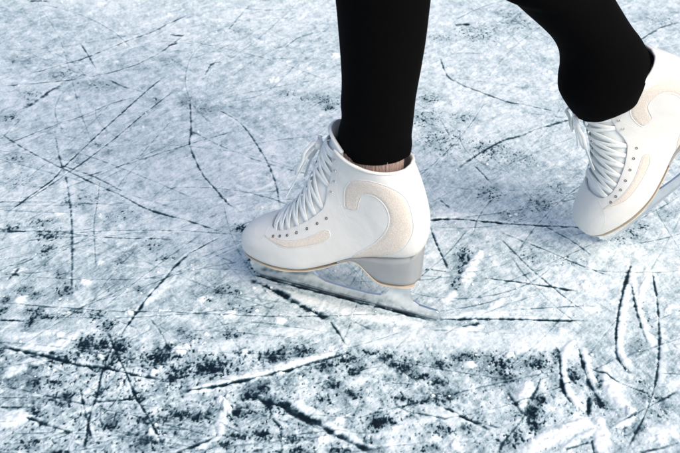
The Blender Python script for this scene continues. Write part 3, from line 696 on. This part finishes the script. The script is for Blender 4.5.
# --- patches where snow is thin and the dark ice shows
B = [(50,235,16,6,.95),(47,250,8,6,.9),(60,275,6,6,.8),(65,290,7,7,.95),(35,312,9,6,1),(30,322,5,7,1),(45,317,16,3,.9),(75,312,10,3,.8),(95,315,12,5,.9),(108,325,9,5,.9),(5,300,6,4,1),(3,310,5,4,1),(22,290,9,4,.8),(14,275,8,3,.7),(35,295,10,4,.7),
 (15,351,22,3,.9),(45,357,16,5,1),(65,360,8,4,1),(32,365,9,3,.9),(85,345,8,8,.95),(103,345,9,8,.9),(117,350,8,12,1),(160,357,13,7,1.1),(168,349,10,5,1),(105,365,10,5,.9),(35,381,6,4,.9),(53,383,6,3,.9),(52,399,7,3,.9),(64,396,6,3,.9),(35,412,6,4,.95),(100,393,5,5,.9),(150,420,16,5,.9),(150,440,14,5,.8),(110,425,12,5,.7),(135,398,8,3,.9),(62,405,6,2,.9),(62,453,8,3,.9),(28,445,7,4,.8),
 (210,368,20,8,1),(182,372,10,6,1),(172,379,6,6,1.1),(275,357,12,6,1),(302,351,10,4,.9),(243,350,9,5,.8),(180,415,12,5,.9),(202,416,12,4,1),(235,412,16,5,1.1),(262,388,7,4,1),(250,396,9,5,1),(283,404,10,4,1.1),(315,420,10,4,1.05),(240,436,9,4,1),(262,435,9,5,1),(292,440,9,5,.9),(270,408,6,4,1),(325,365,12,5,.9),(333,385,10,4,.8),(325,400,8,3,.8),(300,452,12,4,.8),(225,445,9,4,.7),(340,450,9,4,.9),
 (387,357,7,4,1.1),(400,367,16,7,1.15),(418,376,10,4,1.1),(357,373,12,6,1.05),(345,360,12,6,.95),(370,352,10,4,.8),(352,395,9,4,.95),(402,398,8,3,1.1),(412,404,6,4,1.1),(427,401,6,3,.95),(447,396,9,4,1.05),(438,382,8,4,1),(440,401,8,3,1),(382,421,14,6,1.1),(375,426,9,4,1),(412,418,7,3,1),(445,430,12,4,.95),(464,427,7,3,.9),(500,365,14,10,.9),(440,365,8,5,.9),(470,356,12,5,.8),(507,377,9,6,.9),(458,358,9,4,.7),(395,345,8,3,0),(430,447,10,3,.7),(365,440,8,3,.7),(505,345,40,4,0),
 (537,364,12,8,.9),(559,358,5,10,1.1),(572,376,9,7,1),(600,404,5,6,1),(530,412,10,9,1.25),(534,425,7,7,1.1),(540,400,7,5,1),(525,400,6,6,.9),(512,440,12,8,.7),(600,380,7,9,.8),(630,430,18,8,.6),(655,400,16,10,.55),(660,415,14,8,.6),(645,385,10,6,.6),
 (465,258,9,12,1.1),(462,275,7,12,1),(455,285,5,8,.8),(240,228,9,4,1),(255,268,9,5,.7),(248,262,7,6,.8),(220,290,11,6,.85),(238,293,7,4,.8),(280,292,7,3,.8),(232,305,8,3,.7),(205,300,9,3,.6),(245,310,14,3,.7),(232,336,9,4,.9),(190,338,9,3,.9),(182,330,8,4,.6),(300,290,12,3,.5),
 (325,100,14,7,.9),(329,108,7,4,1),(305,98,12,5,.6),(430,98,12,6,.85),(425,118,18,10,.75),(462,118,14,5,.75),(440,140,22,14,.6),(490,150,24,12,.6),(490,195,12,8,.8),(540,205,18,12,.65),(520,160,20,10,.5),(480,30,30,8,.55),(515,20,18,12,.65),(480,38,20,5,.7),(440,38,18,4,.6),(560,190,18,10,.5),(515,215,25,7,.5),(420,205,10,8,.5),
 (10,117,11,5,.9),(15,158,12,6,.6),(97,146,6,4,.7),(60,75,20,5,.6),(95,85,22,6,.55),(30,95,14,6,.5),(190,103,12,6,.7),(205,110,12,6,.6),(170,60,12,5,.5),(20,60,20,8,.4),(80,200,25,12,.4),(120,215,25,8,.45),(20,180,20,10,.5),(40,222,14,5,.8),(12,228,10,5,.9),(155,100,12,4,.5),(240,30,30,6,.35),(290,95,20,8,.45),
 (150,245,18,10,.4),(165,258,12,4,.7),(120,262,8,4,.6),(138,288,5,3,.8),(110,285,14,8,.4),(640,300,4,16,.5),(645,320,6,10,.7),(640,345,5,8,.6),(630,232,12,8,.7),(640,225,9,7,.7),(618,240,10,5,.6),(570,260,25,12,.3),(530,255,20,10,.35),(660,20,20,10,.5),(668,215,8,5,.5)]
B = [(b[0], b[1], b[2], b[3], b[4]*(.72 if (b[1] < 225 and b[0] > 400) else .85 if b[1] < 225 or b[0] > 600 else 1)) for b in B if b[4] > 0]
dens = blob_field(B)
reg = blob_field([(480,165,95,62,.30),(60,290,110,70,.22),(230,290,90,40,.20),(480,20,90,35,.16),(80,100,120,50,.10)])
low = sst(338, 352, PY+3*n_wob)*(1-.75*sst(575, 640, PX))*.36 + sst(320, 360, PY+10*n_wob)*(1-sst(300, 345, PX))*.30
plain = np.clip(sst(315, 335, PX)*(1-sst(590, 650, PX))*sst(322, 328, PY)*(1-sst(346, 350, PY)), 0, 1)
mix = .74*n_bare+.42*n_fin+.10*n_crs
gate = sst(.10, .34, dens+low*.8+reg*.35)
bare = sst(.58, 1.25, dens*.95+reg*.5+low*.60+.43*mix-.30*plain+.05*n_big-.05)*gate
n_str3 = nz(21, .003, .16, .8, ax=.10, ang=-.9); n_str4 = nz(22, .003, .2, .8, ax=.10, ang=.55)
frost = .745+.025*sst(330, 200, PY)+.030*n_big+.046*n_mid+.036*n_fin+.014*n_crs+.036*n_str+.034*n_str2+.030*n_str3+.026*n_str4
n_sm = nz(23, .008, .30, 1.0, ax=.22, ang=.30); n_sm2 = nz(24, .006, .25, 1.0, ax=.25, ang=-.5)
frost += sst(300, 370, PY)*(.060*n_sm+.045*n_sm2-.03)
# mid grey thin frost around patches and on scuffed areas
frost -= dens*.15*(1+.4*n_str)
thin = np.clip(dens*.5+reg*.55+low*.35, 0, 1); frost -= thin*(.14+.06*np.clip(n_fin+.4*n_mid, -1, 2.2))
frost -= sst(.9, 2.4, .8*n_fin+.6*n_crs+.35*n_str)*.20*(1-plain*.6)
frost = frost*(1-bare)+(.06+.05*n_crs)*bare
height = .00010*n_fin+.00006*n_crs+.00022*n_mid+.0006*np.clip(n_lump-.4, 0, 3)
height = height*(1-.85*bare)-.0012*bare
snow = np.zeros_like(GX)
for pts_, hw, hh, wt in RIDGES:
    r = dist_line(pts_, hw*.001*3)
    if r is None: continue
    win, D, T, Sg = r; taper = sst(0, .12, T)*(1-sst(.80, 1, T)*.9)
    lf = np.clip(np.sin(np.pi*np.clip(T*.92+.04, 0, 1)), 0, 1)**.7; wv = hw*.001*(.35+.62*lf)*(1+.10*n_brk[win]); q = np.exp(-(D/wv)**3*.9)*taper
    q *= np.clip(.95+.18*n_brk[win], .45, 1.3)
    height[win] = np.maximum(height[win], height[win]*.4+q*hh*.001*(1+.05*n_fin[win])*.55); snow[win] = np.maximum(snow[win], np.clip(q*1.3, 0, 1)*wt)
for cx, cy, rx, ry, hh in LUMPS:
    c = ground(cx, cy); e = ground(cx+rx, cy); ra = abs(e[0]-c[0]); rb = ra*1.1
    i0, i1 = np.searchsorted(gx, [c[0]-2*ra, c[0]+2*ra]); j0, j1 = np.searchsorted(gy, [c[1]-2*rb, c[1]+2*rb])
    s = (slice(j0, j1), slice(i0, i1))
    q = np.sqrt(((GX[s]-c[0])/ra)**2+((GY[s]-c[1])/rb)**2)*(1+.22*n_brk[s]+.10*n_fin[s]); m = 1-sst(.55, 1.0, q)
    height[s] += m*hh*.001*.5*(1+.15*n_fin[s]); snow[s] = np.maximum(snow[s], m)
frost = frost+(1.0-frost)*snow*np.clip(.9+.1*n_fin, 0, 1)
for pts_, hw, hh, wt in PALE:
    r = dist_line(pts_, .008)
    if r is None: continue
    win, D, T, Sg = r; q = np.exp(-(D/(hw*.001))**2)*sst(0, .1, T)*(1-sst(.8, 1, T))*np.clip(.6+.5*n_brk[win], 0, 1)*wt*.6
    frost[win] += (1-frost[win])*q*(1-.6*bare[win]); height[win] += q*hh*.0006
# scratches cut through snow down to dark ice; also darkens the blade's painted shade line
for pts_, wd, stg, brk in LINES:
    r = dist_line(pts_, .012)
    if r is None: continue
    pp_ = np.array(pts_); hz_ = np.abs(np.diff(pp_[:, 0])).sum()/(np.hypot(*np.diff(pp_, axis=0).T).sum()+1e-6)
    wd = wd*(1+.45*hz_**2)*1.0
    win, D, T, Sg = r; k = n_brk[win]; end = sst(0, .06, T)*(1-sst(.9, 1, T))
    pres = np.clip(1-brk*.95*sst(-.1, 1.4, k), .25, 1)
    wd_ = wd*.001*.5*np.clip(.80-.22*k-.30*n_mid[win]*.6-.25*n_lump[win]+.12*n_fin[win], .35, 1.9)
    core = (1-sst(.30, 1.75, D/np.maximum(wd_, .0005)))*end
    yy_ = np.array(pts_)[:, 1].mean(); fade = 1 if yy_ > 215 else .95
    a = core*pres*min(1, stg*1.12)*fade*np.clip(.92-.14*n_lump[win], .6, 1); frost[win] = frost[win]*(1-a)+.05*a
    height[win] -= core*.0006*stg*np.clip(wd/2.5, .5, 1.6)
    # thrown-up snow beside the cut
    sd_ = 1 if (int(wd*10)+len(pts_)) % 2 else -1
    q = np.exp(-((D-wd*.001*1.15)/(.0016))**2)*end*(.75 if True else 1)*np.where(Sg == sd_, 1, .30)*np.clip(.7+.5*k, 0, 1.4)*stg
    frost[win] += (1-frost[win])*np.clip(q*.55, 0, .8); height[win] += q*.0006
frost = np.clip(frost, 0, 1)

def axis(core, a, b, far, mid=2.2, ms=.010):
    lo = list(np.arange(a-ms, -mid, -ms)[::-1]) if -mid < a else []; hi = list(np.arange(b+ms, mid, ms))
    def grow(s, d):
        o = []; st = ms; x = s
        while abs(x) < far: st *= 1.25; x += d*st; o.append(x)
        return o
    l = grow(lo[0] if lo else a, -1)[::-1]; h = grow(hi[-1] if hi else b, 1)
    return np.array(l+lo+list(core)+hi+h), len(l)+len(lo)
ax, ox = axis(gx, gx[0], gx[-1], 45); ay, oy = axis(gy, gy[0], gy[-1], 45)
def refl(n_full, off, n, coords, c0, st):
    idx = np.round((coords-c0)/st).astype(np.int64); p = 2*(n-1); idx = np.mod(idx, p); return np.where(idx >= n, p-idx, idx)
ix = refl(len(ax), ox, NX, ax, gx[0], DX); iy = refl(len(ay), oy, NYY, ay, gy[0], DY)
H = height[np.ix_(iy, ix)]; FR = frost[np.ix_(iy, ix)]
near = np.zeros_like(H); near[oy:oy+NYY, ox:ox+NX] = 1
H = np.where(near > 0, H, H*.35)
XX, YY = np.meshgrid(ax, ay); m_, n_ = XX.shape
co = np.stack([XX, YY, H], -1).reshape(-1, 3).astype(np.float32)
me = bpy.data.meshes.new('ice'); me.vertices.add(m_*n_); me.vertices.foreach_set('co', co.ravel())
ii = (np.arange(m_-1)[:, None]*n_+np.arange(n_-1)[None, :]).ravel().astype(np.int32)
q = np.stack([ii, ii+1, ii+n_+1, ii+n_], 1).ravel(); nq = len(ii)
me.loops.add(nq*4); me.loops.foreach_set('vertex_index', q); me.polygons.add(nq)
me.polygons.foreach_set('loop_start', np.arange(0, nq*4, 4, dtype=np.int32)); me.polygons.foreach_set('use_smooth', np.ones(nq, bool))
me.update(calc_edges=True)
at = me.attributes.new('frost', 'FLOAT', 'POINT'); at.data.foreach_set('value', FR.ravel().astype(np.float32))

def ice_mat():
    m, N, L, P = new_mat('frosted_ice')
    a = N.new('ShaderNodeAttribute'); a.attribute_name = 'frost'; tc = N.new('ShaderNodeTexCoord')
    def math_(op, x, y=None, cl=False):
        n = N.new('ShaderNodeMath'); n.operation = op; n.use_clamp = cl
        for i, v in enumerate((x, y)):
            if v is None: continue
            if isinstance(v, (int, float)): n.inputs[i].default_value = v
            else: L.new(v, n.inputs[i])
        return n.outputs[0]
    def ns(scale, det=4, rough=.6, stretch=(1, 1, 1)):
        mp = N.new('ShaderNodeMapping'); mp.inputs['Scale'].default_value = stretch; L.new(tc.outputs['Object'], mp.inputs[0])
        n = N.new('ShaderNodeTexNoise'); n.inputs['Scale'].default_value = scale; n.inputs['Detail'].default_value = det; n.inputs['Roughness'].default_value = rough
        L.new(mp.outputs[0], n.inputs['Vector']); return n.outputs[0]
    fine = ns(420, 4, .7); crys = ns(1100, 2, .7); mid = ns(90, 5, .65)
    f = math_('ADD', a.outputs['Fac'], math_('MULTIPLY', math_('SUBTRACT', fine, .5), .22))
    f = math_('ADD', f, math_('MULTIPLY', math_('SUBTRACT', crys, .5), .09))
    f = math_('ADD', f, math_('MULTIPLY', math_('SUBTRACT', mid, .5), .16), True)
    r = N.new('ShaderNodeValToRGB'); cr = r.color_ramp; cr.elements[0].position = .08; cr.elements[0].color = (.004, .010, .018, 1)
    cr.elements[1].position = 1; cr.elements[1].color = (.87, .90, .89, 1)
    for p, c in ((.26, (.024, .052, .070)), (.45, (.155, .232, .265)), (.62, (.36, .460, .495)), (.78, (.585, .670, .695)), (.9, (.73, .790, .80))):
        e = cr.elements.new(p); e.color = (*c, 1)
    L.new(f, r.inputs[0]); L.new(r.outputs[0], P.inputs['Base Color'])
    rr = N.new('ShaderNodeMapRange'); rr.inputs['From Min'].default_value = .1; rr.inputs['From Max'].default_value = .7
    rr.inputs['To Min'].default_value = .42; rr.inputs['To Max'].default_value = .72; L.new(f, rr.inputs['Value']); L.new(rr.outputs[0], P.inputs['Roughness'])
    sp = N.new('ShaderNodeMapRange'); sp.inputs['From Min'].default_value = .1; sp.inputs['From Max'].default_value = .6
    sp.inputs['To Min'].default_value = .12; sp.inputs['To Max'].default_value = .35; L.new(f, sp.inputs['Value']); L.new(sp.outputs[0], P.inputs['Specular IOR Level'])
    P.inputs['IOR'].default_value = 1.31
    b = N.new('ShaderNodeBump'); b.inputs['Strength'].default_value = .25; b.inputs['Distance'].default_value = .0007; L.new(math_('ADD', fine, math_('MULTIPLY', f, .8)), b.inputs['Height'])
    b2 = N.new('ShaderNodeBump'); b2.inputs['Strength'].default_value = .3; b2.inputs['Distance'].default_value = .0005; L.new(crys, b2.inputs['Height']); L.new(b.outputs[0], b2.inputs['Normal'])
    L.new(b2.outputs[0], P.inputs['Normal'])
    return m
me.materials.append(ice_mat())
ice = bpy.data.objects.new('ice', me); COL.objects.link(ice); ice['kind'] = 'structure'

# ------------------------------------------------------------------ loose ice crumbs scraped up by blades
snow_m = simple('scraped_snow', (.84, .87, .89), rough=.7, bump=.6, scale=900, var=.06, vscale=300)
protos = []
for k in range(8):
    bm = bmesh.new(); bmesh.ops.create_icosphere(bm, subdivisions=2 if k < 5 else 1, radius=1)
    for v in bm.verts: v.co *= 1+.55*noise.noise(v.co*1.3+Vector((k*7, 0, 0)))+.25*noise.noise(v.co*3+Vector((k*3, 0, 0)))
    protos.append((np.array([v.co[:] for v in bm.verts]), np.array([[x.index for x in f.verts] for f in bm.faces]))); bm.free()
prob = np.clip(snow, 0, 1)*.10+.10*(n_lump > .5)*(1-bare)+.02
prob += .25*sst(250, 350, PY)*(n_mid > .6)*(1-bare)
cum = np.cumsum(prob.ravel()); NC = 4500
pick = np.searchsorted(cum, RNG.uniform(0, cum[-1], NC)); pj, pi = np.unravel_index(np.minimum(pick, GX.size-1), GX.shape)
VV = []; FF = []; off = 0
for j, i in zip(pj, pi):
    if bare[j, i] > .3: continue
    r_ = .0006*math.exp(RNG.normal(.15, .50)); r_ = min(r_, .0034)
    P0, F0 = protos[RNG.integers(5, 8) if r_ < .0011 else RNG.integers(0, 5)]
    a = RNG.uniform(0, 6.28); ca, sa = math.cos(a), math.sin(a); sc = r_*RNG.uniform(.7, 1.3, 3)*np.array([1, 1, .7])
    Q = P0*sc; Q = np.stack([Q[:, 0]*ca-Q[:, 1]*sa, Q[:, 0]*sa+Q[:, 1]*ca, Q[:, 2]], 1)
    Q += np.array([GX[j, i]+RNG.uniform(-.0006, .0006), GY[j, i]+RNG.uniform(-.0007, .0007), height[j, i]+r_*.15])
    VV.append(Q); FF.append(F0+off); off += len(Q)
VV = np.concatenate(VV); FF = np.concatenate(FF)
me = bpy.data.meshes.new('snow_crumbs'); me.vertices.add(len(VV)); me.vertices.foreach_set('co', VV.astype(np.float32).ravel())
me.loops.add(FF.size); me.loops.foreach_set('vertex_index', FF.astype(np.int32).ravel()); me.polygons.add(len(FF))
me.polygons.foreach_set('loop_start', np.arange(0, FF.size, 3, dtype=np.int32)); me.polygons.foreach_set('use_smooth', np.ones(len(FF), bool)); me.update(calc_edges=True)
me.materials.append(snow_m)
cr_ = bpy.data.objects.new('snow_crumbs', me); COL.objects.link(cr_); cr_['kind'] = 'stuff'
cr_['label'] = 'white crumbs of scraped snow lying loose over the scratched ice'; cr_['category'] = 'snow'
